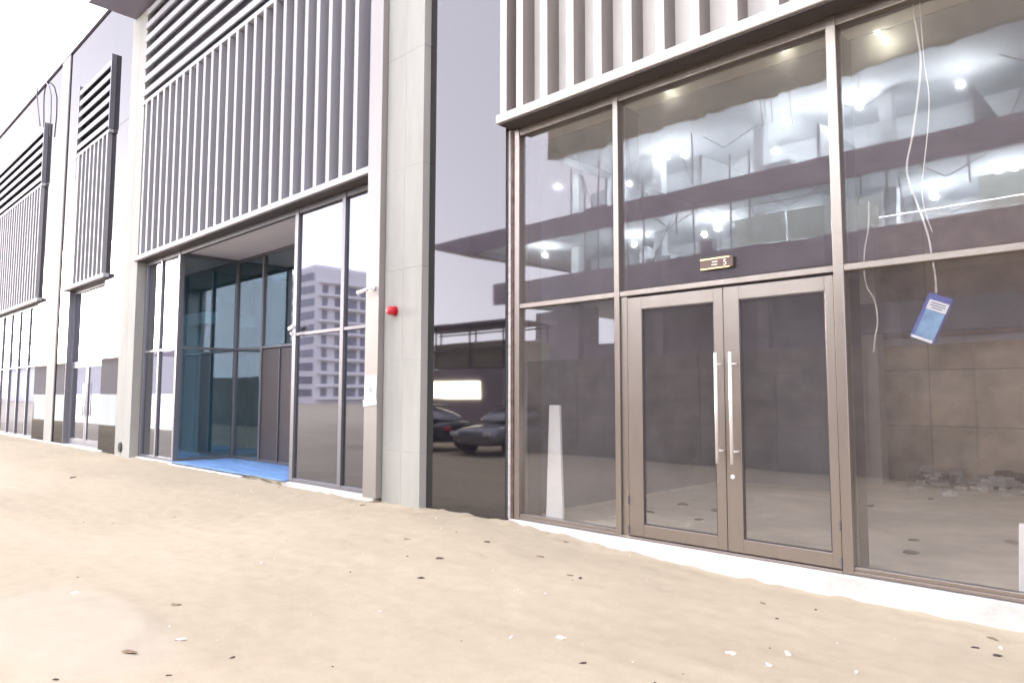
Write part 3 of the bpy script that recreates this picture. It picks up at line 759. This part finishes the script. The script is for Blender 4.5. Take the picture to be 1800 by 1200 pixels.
m_ = MB()
for dz, w in ((0.125, 0.055), (0.105, 0.06), (0.085, 0.04)): m_.obox(cc + rot @ Vector((0.012, -0.0362, dz)), w, 0.0005, 0.005, rot)
m_.build("print_line", M['pack_ink'], ck)
m_ = MB(); m_.obox(cc + rot @ Vector((0.0, -0.0345, -0.185)), 0.085, 0.0015, 0.012, rot); m_.build("bottom_band", M['paper'], ck)
# leaning boards
m_ = MB()
m_.loft([[(-5.87, 0.20, 0.0), (-5.60, 0.20, 0.0), (-5.60, 0.24, 0.0), (-5.87, 0.24, 0.0)], [(-5.99, 0.40, 1.40), (-5.82, 0.40, 1.40), (-5.82, 0.44, 1.40), (-5.99, 0.44, 1.40)]])
tag(m_.build("leaning_board", M['board'], None, 0.004), "tall tapered pale board leaning inside the narrow left window", "board")
m_ = MB(); m_.loft([[(-1.10, 0.28, 0.0), (-0.88, 0.30, 0.0), (-0.88, 0.33, 0.0), (-1.10, 0.31, 0.0)], [(-1.085, 0.33, 0.53), (-0.80, 0.36, 0.53), (-0.80, 0.39, 0.53), (-1.085, 0.36, 0.53)]])
tag(m_.build("leaning_board", M['board'], None, 0.004), "short pale board standing inside the right window at the picture edge", "board")

# wire looped over the parapet
wm = MB(); wm.tube([(-30.85, -.14, 11.6), (-31.0, -.16, 12.0), (-31.2, -.18, 12.5), (-31.35, -.2, 13.0), (-31.25, -.2, 13.24), (-30.9, -.18, 13.30), (-30.3, -.18, 13.15), (-29.7, -.17, 12.8), (-29.3, -.17, 12.3), (-29.2, -.17, 11.6), (-29.25, -.15, 10.8)], 0.02, 6)
tag(wm.build("parapet_cable", M['frame_grey'], None, smooth=True), "thin grey cable looped over the parapet above the far bay", "cable")

# ------------------------------------------------------------------ litter
def lump(size, flat, seed, mat, name):
    rr = random.Random(seed)
    bm = bmesh.new(); bmesh.ops.create_icosphere(bm, subdivisions=2, radius=1.0)
    off = Vector((rr.random() * 50, rr.random() * 50, 0))
    for v in bm.verts:
        k = 1 + 0.95 * noise.noise(v.co * 2.1 + off)
        v.co = Vector((v.co.x * size * k, v.co.y * size * k * rr.uniform(0.55, 0.7), v.co.z * size * flat * k))
    me = bpy.data.meshes.new(name); bm.to_mesh(me); bm.free(); me.materials.append(mat)
    return me
def put(name, me, x, y, z, rz, label, cat, group=None):
    o = bpy.data.objects.new(name, me); col.objects.link(o); o.location = (x, y, z); o.rotation_euler = (0, 0, rz)
    return tag(o, label, cat, group)
darks = [lump(0.05, 0.28, 11 + i, M['stone_d'], "scrap") for i in range(5)]
browns = [lump(0.06, 0.18, 31 + i, M['straw'], "scrap") for i in range(4)]
whites = [lump(0.036, 0.45, 51 + i, M['stone_w'], "stone") for i in range(5)]
LIT = [
 ('d', -16.67, -2.14, 1.6, "lone dark scrap far out on the sand at left"),
 ('d', -5.66, -1.67, 1.0, "dark flat scrap on the sand below the black panel, middle one of three"),
 ('d', -5.30, -2.20, 0.8, "dark scrap on the sand nearest the camera of the three below the black panel"),
 ('b', -6.54, -1.41, 0.8, "faint brown scrap on the sand below the pale pier"),
 ('d', -5.76, -0.90, 0.9, "dark scrap on the sand just off the black panel's foot"),
 ('d', -4.23, -1.18, 0.75, "dark curled scrap on the sand below the left door leaf"),
 ('b', -4.36, -1.17, 0.6, "small brown scrap beside the dark curled one below the doors"),
 ('b', -5.16, -0.27, 0.7, "brown scrap at the kerb below the narrow left window"),
 ('b', -5.00, -0.87, 0.8, "thin brown scrap on the sand between kerb and curled scrap"),
 ('b', -2.72, -0.65, 0.6, "brown scrap close to the white kerb below the right door leaf"),
 ('d', -1.22, -0.60, 0.62, "left dark scrap of the cluster by the kerb at the lower right"),
 ('d', -1.08, -0.68, 0.7, "larger dark scrap of the cluster by the kerb at the lower right"),
 ('b', -1.17, -0.34, 0.7, "brown scrap behind the dark cluster near the white kerb"),
 ('w', -1.09, -0.50, 0.8, "white chip within the dark cluster at the lower right"),
 ('w', -7.01, -4.59, 0.9, "white pebble alone on the sand at left"),
 ('w', -5.22, -4.39, 1.1, "larger white lump on the sand at the edge of the paler drift"),
 ('b', -5.21, -4.74, 1.0, "brown crumbly scrap on the paler sand drift at lower left"),
 ('w', -7.01, -2.90, 0.9, "white flat chip in the middle of the open sand"),
 ('w', -3.37, -2.48, 1.0, "white flat chip on the sand at bottom centre"),
 ('w', -2.08, -1.66, 1.0, "white rounded stone on the sand below the right door"),
 ('w', -2.07, -1.97, 0.9, "white flat chip nearest the bottom edge, below the rounded stone"),
 ('w', -2.35, -1.93, 0.9, "oval white stone left of the flat chip on the sand below the doors"),
 ('w', -1.64, -1.68, 0.7, "small white stone on the sand at lower right"),
 ('d', -4.65, -4.28, 0.42, "tiny dark scrap on the smooth sand at lower left"),
 ('d', -4.63, -4.69, 0.36, "tiny dark scrap at the bottom edge lower left"),
 ('d', -5.07, -5.18, 0.5, "dark scrap in the brown sand at the bottom left corner"),
 ('w', -3.64, -2.70, 0.7, "pale chip at bottom centre, left of the white flat one"),
 ('b', -8.68, -0.55, 0.9, "brown scrap on the sand at the pale pier's foot"),
 ('d', -2.95, -2.75, 0.5, "dark speck on the sand at the bottom edge near centre"),
 ('b', -6.1, -4.09, 1.0, "brown scrap on the sand left of centre just beyond the paler drift"),
]
for i, (k, x, y, s, lab) in enumerate(LIT):
    src = {'d': darks, 'b': browns, 'w': whites}[k]
    o = put("white_stone" if k == 'w' else "dark_scrap" if k == 'd' else "brown_scrap", src[i % len(src)], x, y, ground_z(x, y) + 0.004, rnd.uniform(0, 6), lab, "stone" if k == 'w' else "litter", {'d': "dark scraps on the sand", 'b': "brown scraps on the sand", 'w': "white stones on the sand"}[k])
    s *= 0.72 if k != 'w' else 0.8
    o.scale = (s * 1.25, s * 0.8, s)
# pebbles and crumbs
pm = MB()
for i in range(110):
    x = rnd.uniform(-12, 0.5); y = -abs(rnd.gauss(0, 1.6)) - 0.06 if i % 2 else rnd.uniform(-6.2, -0.1)
    if y < -6.3: continue
    s = rnd.uniform(0.003, 0.008)
    z = ground_z(x, y)
    rm = Matrix.Rotation(rnd.uniform(0, 6), 3, 'Z') @ Matrix.Rotation(rnd.uniform(-.5, .5), 3, 'X')
    pm.obox((x, y, z + s * 0.3), s * rnd.uniform(.8, 1.8), s, s * 0.6, rm, mi=rnd.choice((0, 0, 1, 2)))
po = pm.build("pebbles", [M['stone_w'], M['straw'], M['stone_d']], None, 0.002)
tag(po, "loose crumbs and pebbles sprinkled over the sand", "pebbles", kind="stuff")
# rubbish on the shop floor
ILIT = [('d', -2.28, 2.0, 1.2, "dark rubbish on the shop floor behind the right window, farther one"), ('d', -2.12, 1.30, 1.7, "long dark rubbish on the shop floor just inside the right window"),
        ('d', -5.35, 2.5, 2.0, "dark rubbish on the shop floor behind the left door leaf, farthest"), ('d', -4.75, 2.3, 1.5, "dark scrap on the shop floor behind the left door's right half"),
        ('d', -4.55, 1.55, 1.4, "dark twig-like scrap on the shop floor just inside the left door"), ('d', -5.3, 1.6, 1.3, "dark scrap inside the left door near its hinge side"),
        ('d', -3.4, 4.2, 1.8, "dark rubbish far inside behind the right door leaf"), ('d', -3.0, 5.6, 1.2, "small dark lump deep inside behind the right door"),
        ('d', -0.95, 1.45, 1.2, "dark rubbish inside the right window near the picture edge"), ('b', -1.5, 2.6, 1.6, "brown rubbish on the floor in the middle of the right window"),
        ('w', -5.35, 0.9, 2.0, "white crumpled scrap inside the narrow left window by the mullion"),
        ('w', -2.9, 6.3, 5.0, "pale rubble lump at the rear wall behind the right window"), ('w', -1.9, 6.6, 4.0, "pale rubble lump at the rear wall, middle of the heap"), ('w', -2.3, 6.9, 4.5, "pale rubble lump leaning on the rear wall"),
        ('w', -1.2, 6.7, 3.5, "small pale rubble lump at the rear wall far right"), ('w', -3.5, 6.8, 4.0, "pale rubble lump at the rear wall seen above the dark rubbish")]
for i, (k, x, y, s, lab) in enumerate(ILIT):
    src = {'d': darks, 'b': browns, 'w': whites}[k]
    o = put("floor_rubbish", src[i % len(src)], x, y, 0.004, rnd.uniform(0, 6), lab, "litter", "rubbish on the shop floor")
    o.scale = (s, s, s * 0.8)

rr = random.Random(5)
hm = MB()
for i in range(110):
    x = -3.6 + 3.4 * rr.random(); y = 7.75 - abs(rr.gauss(0, 0.45)); s_ = rr.uniform(0.03, 0.11)
    hm.obox((x, y, rr.uniform(0, 0.22) * max(0, 1 - (7.75 - y)) + s_ * 0.4), s_ * rr.uniform(.7, 2.0), s_, s_ * rr.uniform(.3, .8), Matrix.Rotation(rr.uniform(0, 6), 3, 'Z') @ Matrix.Rotation(rr.uniform(-.7, .7), 3, 'X'), mi=rr.choice((0, 0, 1, 2)))
hp = hm.build("rubble", [M['stone_w'], M['plaster'], M['straw']], None, 0.01)
tag(hp, "broken plaster rubble heaped along the shop's rear wall", "rubble", kind="stuff")

# ------------------------------------------------------------------ across the street (seen in the glass)
# raw concrete deck building, decks lit by work lamps
dk = empty("deck_building", (-8, -26, -0.2), "unfinished open deck building with lit floors reflected in the shop windows", "building")
DX0, DX1, DY = -29.0, 22.0, -22.0
for (z0, z1, mt, xl) in ((6.75, 7.93, 'deck', DX0), (10.05, 11.08, 'deck', -31.0), (14.4, 17.3, 'deck_brown', DX0 + 4)):
    B(xl, DX1, DY, DY - 0.25, z0, z1).build("fascia", M[mt], dk)
for (z, xl) in ((6.85, DX0), (10.2, -31.0), (14.5, DX0 + 4), (18.0, DX0 + 4)):
    B(xl, DX1, DY - 0.26, DY - 12, z, z + 0.25).build("floor_deck", M['deck_light'], dk)
for (z0, z1) in ((7.12, 10.19), (10.47, 14.49)):
    B(-27.5, DX1, DY - 7.0, DY - 7.25, z0, z1).build("inner_wall", M['deck_light'], dk)
for (z0, z1) in ((-0.2, 6.8), (7.12, 10.19), (10.47, 14.49)):
    for k in range(9):
        x = -26.0 + 5.6 * k
        B(x, x + 0.5, DY - 3.2, DY - 3.7, z0, z1).build("deck_column", M['deck' if z0 < 0 else 'deck_light'], dk)
for (a, b, z0, z1) in ((-30.4, -25.7, -0.2, 6.84), (-24.3, 18, -0.2, 6.84), (-36, -30.41, -0.2, 5.1), (-25.69, -24.31, -0.2, 4.6)):
    B(a, b, DY - 5.0, DY - 5.3, z0, z1).build("ground_wall", M['deck'], dk)
for k in range(7):
    x = -22.5 + 5.6 * k
    B(x, x + 0.15, DY - 1.8, DY - 6.9, 10.5, 13.2).build("partition", M['deck_light'], dk)
    B(x + 2, x + 2.15, DY - 1.8, DY - 6.9, 7.15, 9.3).build("partition", M['deck_light'], dk)
for (a, b) in ((-14.2, -12.0), (-11.9, -10.2), (-9.6, -8.3), (-5.2, -2.0)):
    B(a, b, DY + 0.06, DY + 0.02, 7.95, 9.15).build("railing", M['rail'], dk)
for k in range(34):
    x = -23.5 + 0.9 * k
    if rnd.random() < 0.6:
        B(x, x + 0.06, DY - 0.05, DY - 0.11, rnd.choice((7.94, 11.09)), rnd.choice((9.0, 12.2, 13.6))).build("prop", M['deck'], dk)
for k in range(150):                                                 # ragged formwork under the brown fascia
    x = rnd.uniform(DX0 + 4, 16)
    if k % 3 == 0:
        tb = MB().tube([(x, DY - 0.1, 14.5), (x + rnd.uniform(-.4, .4), DY - 0.1, 14.5 - rnd.uniform(0.5, 2.2))], 0.02, 5); tb.build("hanging_rod", M['deck'], dk) if k % 2 == 0 else None
ragged = MB()
for k in range(130):
    x = -24.6 + 0.31 * k
    ragged.box(x, x + 0.30, DY + 0.01, DY - 0.15, 14.4 - 0.1 - abs(noise.noise(Vector((x * 0.9, 2, 0)))) * 0.4, 14.399)
ragged.build("formwork_edge", M['deck_brown'], dk)
for k in range(14):
    x = -22 + 2.9 * k; z = (10.5, 7.2)[k % 2]
    MB().tube([(x, DY - 1.0, z + 3.2), (x + 1.2, DY - 0.6, z + 2.3), (x + 2.6, DY - 1.0, z + 3.1)], 0.025, 5).build("slung_cable", M['deck'], dk)
    MB().tube([(x, DY - 0.5, z), (x + rnd.uniform(-1.6, 1.6), DY - 0.5, z + 2.6)], 0.03, 5).build("brace", M['deck'], dk)
for k in range(16):
    x = -23 + 2.3 * k + rnd.uniform(-.6, .6); z = (11.1, 7.95)[k % 2]
    B(x, x + rnd.uniform(.5, 1.6), DY - 1.3 - (k % 3), DY - 1.5 - (k % 3) - 0.3, z - 0.6, z + rnd.uniform(.3, 1.3)).build("stacked_board", M['deck_light' if k % 3 else 'deck'], dk)
LAMPS = [(-11.7, 15.8, 0), (-17.2, 15.8, 0), (-20.0, 14.0, 3), (-19.4, 14.0, 3), (-18.4, 13.9, 3), (-16.8, 9.3, 2), (-16.6, 9.75, 3), (-10.9, 13.9, 3), (-9.9, 13.9, 3), (-8.1, 15.2, 0), (-7.8, 14.8, 0), (-5.1, 9.9, 3), (-4.6, 9.9, 3), (-27.0, 9.7, 2), (-26.0, 13.6, 2), (1.0, 9.8, 3), (2, 13.9, 3), (-14.5, 13.6, 5), (-12.6, 13.7, 2), (-22.5, 13.4, 4), (-21.5, 9.7, 3), (-13.2, 9.6, 5), (-7.5, 9.7, 4), (-6.2, 13.8, 3)]
for (x, z, d) in LAMPS:
    bm = bmesh.new(); bmesh.ops.create_icosphere(bm, subdivisions=2, radius=0.11)
    me = bpy.data.meshes.new("work_lamp"); bm.to_mesh(me); bm.free(); me.materials.append(M['lamp'])
    o = bpy.data.objects.new("work_lamp", me); col.objects.link(o); o.parent = dk
    if d == 0: o.scale = (0.5, 0.5, 0.5)
    o.location = Vector((x, DY + 0.45 - d if d == 0 else DY - d, z)) - WLOC[dk.name]
mb = MB(); mb.loft([[(-35.0, DY, 10.9), (-35.0, DY - 4, 10.9), (-35.0, DY - 4, 11.02), (-35.0, DY, 11.02)], [(-31.01, DY, 10.06), (-31.01, DY - 11, 10.06), (-31.01, DY - 11, 11.08), (-31.01, DY, 11.08)]])
mb.build("cantilever_tip", M['deck'], dk)
# precast hoarding behind the photographer
ho = empty("hoarding_wall", (0, -9.8, -0.2), "precast concrete hoarding wall behind the photographer", "wall")
for k in range(21):
    x = -15.2 + 2.0 * k
    B(x, x + 1.985, -9.8, -9.95, -0.4, 2.62 + 0.02 * math.sin(k * 2.3)).build("panel", M['hoarding'], ho, 0.01)
# parked cars
def car(name, loc, paint, label):
    c = empty(name, loc, label, "car")
    X, Y, Z = loc
    def sm_(o):
        md = o.modifiers.new('soft', 'SUBSURF'); md.levels = 2; md.render_levels = 2
    def ring(x, zl, zb, zt, wl_, wb, wt):
        return [(X + x, Y - wl_, Z + zl), (X + x, Y - wb, Z + zb), (X + x, Y - wt, Z + zt), (X + x, Y + wt, Z + zt), (X + x, Y + wb, Z + zb), (X + x, Y + wl_, Z + zl)]
    mb = MB().loft([ring(-2.25, .38, .55, .68, .68, .76, .62), ring(-2.1, .25, .6, .82, .8, .86, .74), ring(-1.2, .22, .65, .95, .84, .9, .78), ring(1.3, .22, .66, .96, .84, .9, .78), ring(2.05, .25, .66, .98, .8, .86, .74), ring(2.25, .4, .62, .9, .68, .76, .62)])
    sm_(mb.build("body", M[paint], c, smooth=True))
    mb = MB().loft([ring(-1.25, .93, .95, .97, .76, .76, .74), ring(-.45, .94, 1.2, 1.42, .78, .70, .60), ring(1.0, .94, 1.2, 1.42, .78, .70, .60), ring(1.75, .95, .97, .99, .74, .74, .72)])
    sm_(mb.build("cabin_glass", M['tower_glass'], c, smooth=True))
    MB().loft([ring(-.5, 1.415, 1.43, 1.45, .62, .61, .55), ring(1.02, 1.415, 1.43, 1.45, .62, .61, .55)]).build("roof", M[paint], c, 0.02)
    for sx in (-1.35, 1.35):
        for sy in (-.8, .8):
            w = MB().tube([(X + sx, Y + sy - .1, Z + .32), (X + sx, Y + sy + .1, Z + .32)], 0.32, 18).build("wheel", M['black'], c)
    for sy in (-.6, .6):
        B(X - 2.28, X - 2.2, Y + sy - .14, Y + sy + .14, Z + .58, Z + .70).build("headlight", M['white'], c, 0.02)
        B(X + 2.2, X + 2.28, Y + sy - .14, Y + sy + .14, Z + .68, Z + .80).build("tail_light", M['red'], c, 0.02)
    return c
cs = car("parked_car", (-15.5, -9.9, -0.2), 'car_silver', "grey saloon car parked nose towards the shops")
cs.rotation_euler = (0, 0, R(-97))
car("parked_car", (-18.95, -8.7, -0.2), 'car_dark', "dark saloon car parked beside the grey one")
# site cabin with a lit window and scaffold over it
sb = empty("site_cabin", (-22, -13, -0.2), "low site cabin with a long lit window and scaffold above", "cabin")
B(-26, -18.2, -12.0, -14.6, -0.2, 2.55).build("cabin_wall", M['deck'], sb, 0.01)
B(-22.7, -19.4, -11.94, -11.985, 1.45, 2.1).build("window", M['cabin_light'], sb)
sm = MB()
for x in (-24.5, -22.2, -20.2, -18.4):
    for y in (-12.2, -14.4): sm.tube([(x, y, 2.55), (x, y, 4.3)], 0.04, 6)
for z in (3.3, 4.2):
    for y in (-12.2, -14.4): sm.tube([(-24.6, y, z), (-18.2, y, z)], 0.035, 6)
sm.build("scaffold", M['bronze'], sb)
B(-24.6, -18.0, -12.1, -14.5, 4.31, 4.37).build("scaffold_deck", M['deck'], sb)
B(-22.5, -18.2, -12.3, -14.3, 2.6, 3.6).build("material_stack", M['deck_brown'], sb)
# pale flats further along
tw = empty("apartment_block", (-175, -110, -0.3), "pale multi-storey apartment block far across the street", "building")
B(-190, -151, -82, -112, -0.3, 32.5).build("wall", M['tower_wall'], tw)
B(-186, -165, -90, -110, 32.51, 36).build("roof_house", M['tower_wall'], tw)
for fl in range(10):
    z = 1.6 + 3.1 * fl
    for k in range(8):
        y = -83.5 - 3.6 * k
        B(-151.5, -150.9, y, y - (2.6 if k % 3 else 1.5), z, z + 2.0).build("window", M['tower_glass'], tw) if (fl * 11 + k) < 95 else None
    B(-150.99, -149.9, -82.5, -111.5, z - 0.75, z - 0.35).build("balcony_slab", M['tower_wall'], tw)
for fl in range(10):
    B(-189, -152, -82.1, -81.9, 1.6 + 3.1 * fl, 3.4 + 3.1 * fl).build("window_band", M['tower_glass'], tw)
# low sheds and white site fence with added glow down the street
sh = empty("low_shed", (-230, -60, -0.3), "long low grey shed far down the street", "building")
B(-300, -170, -50, -75, -0.3, 10.5).build("wall", M['tower_wall'], sh)
mb = MB(); mb.loft([[(-300, -49, 10.5), (-300, -62, 13), (-300, -76, 10.5)], [(-170, -49, 10.5), (-170, -62, 13), (-170, -76, 10.5)]]); mb.build("roof", M['deck'], sh)
fn = empty("site_fence", (-48, -7.4, -0.2), "white site boards along the street, given an added glow", "fence")
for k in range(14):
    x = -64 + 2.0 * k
    B(x, x + 1.97, -7.4, -7.46, -0.2, 1.62).build("panel", M['added_glow'], fn, 0.005)
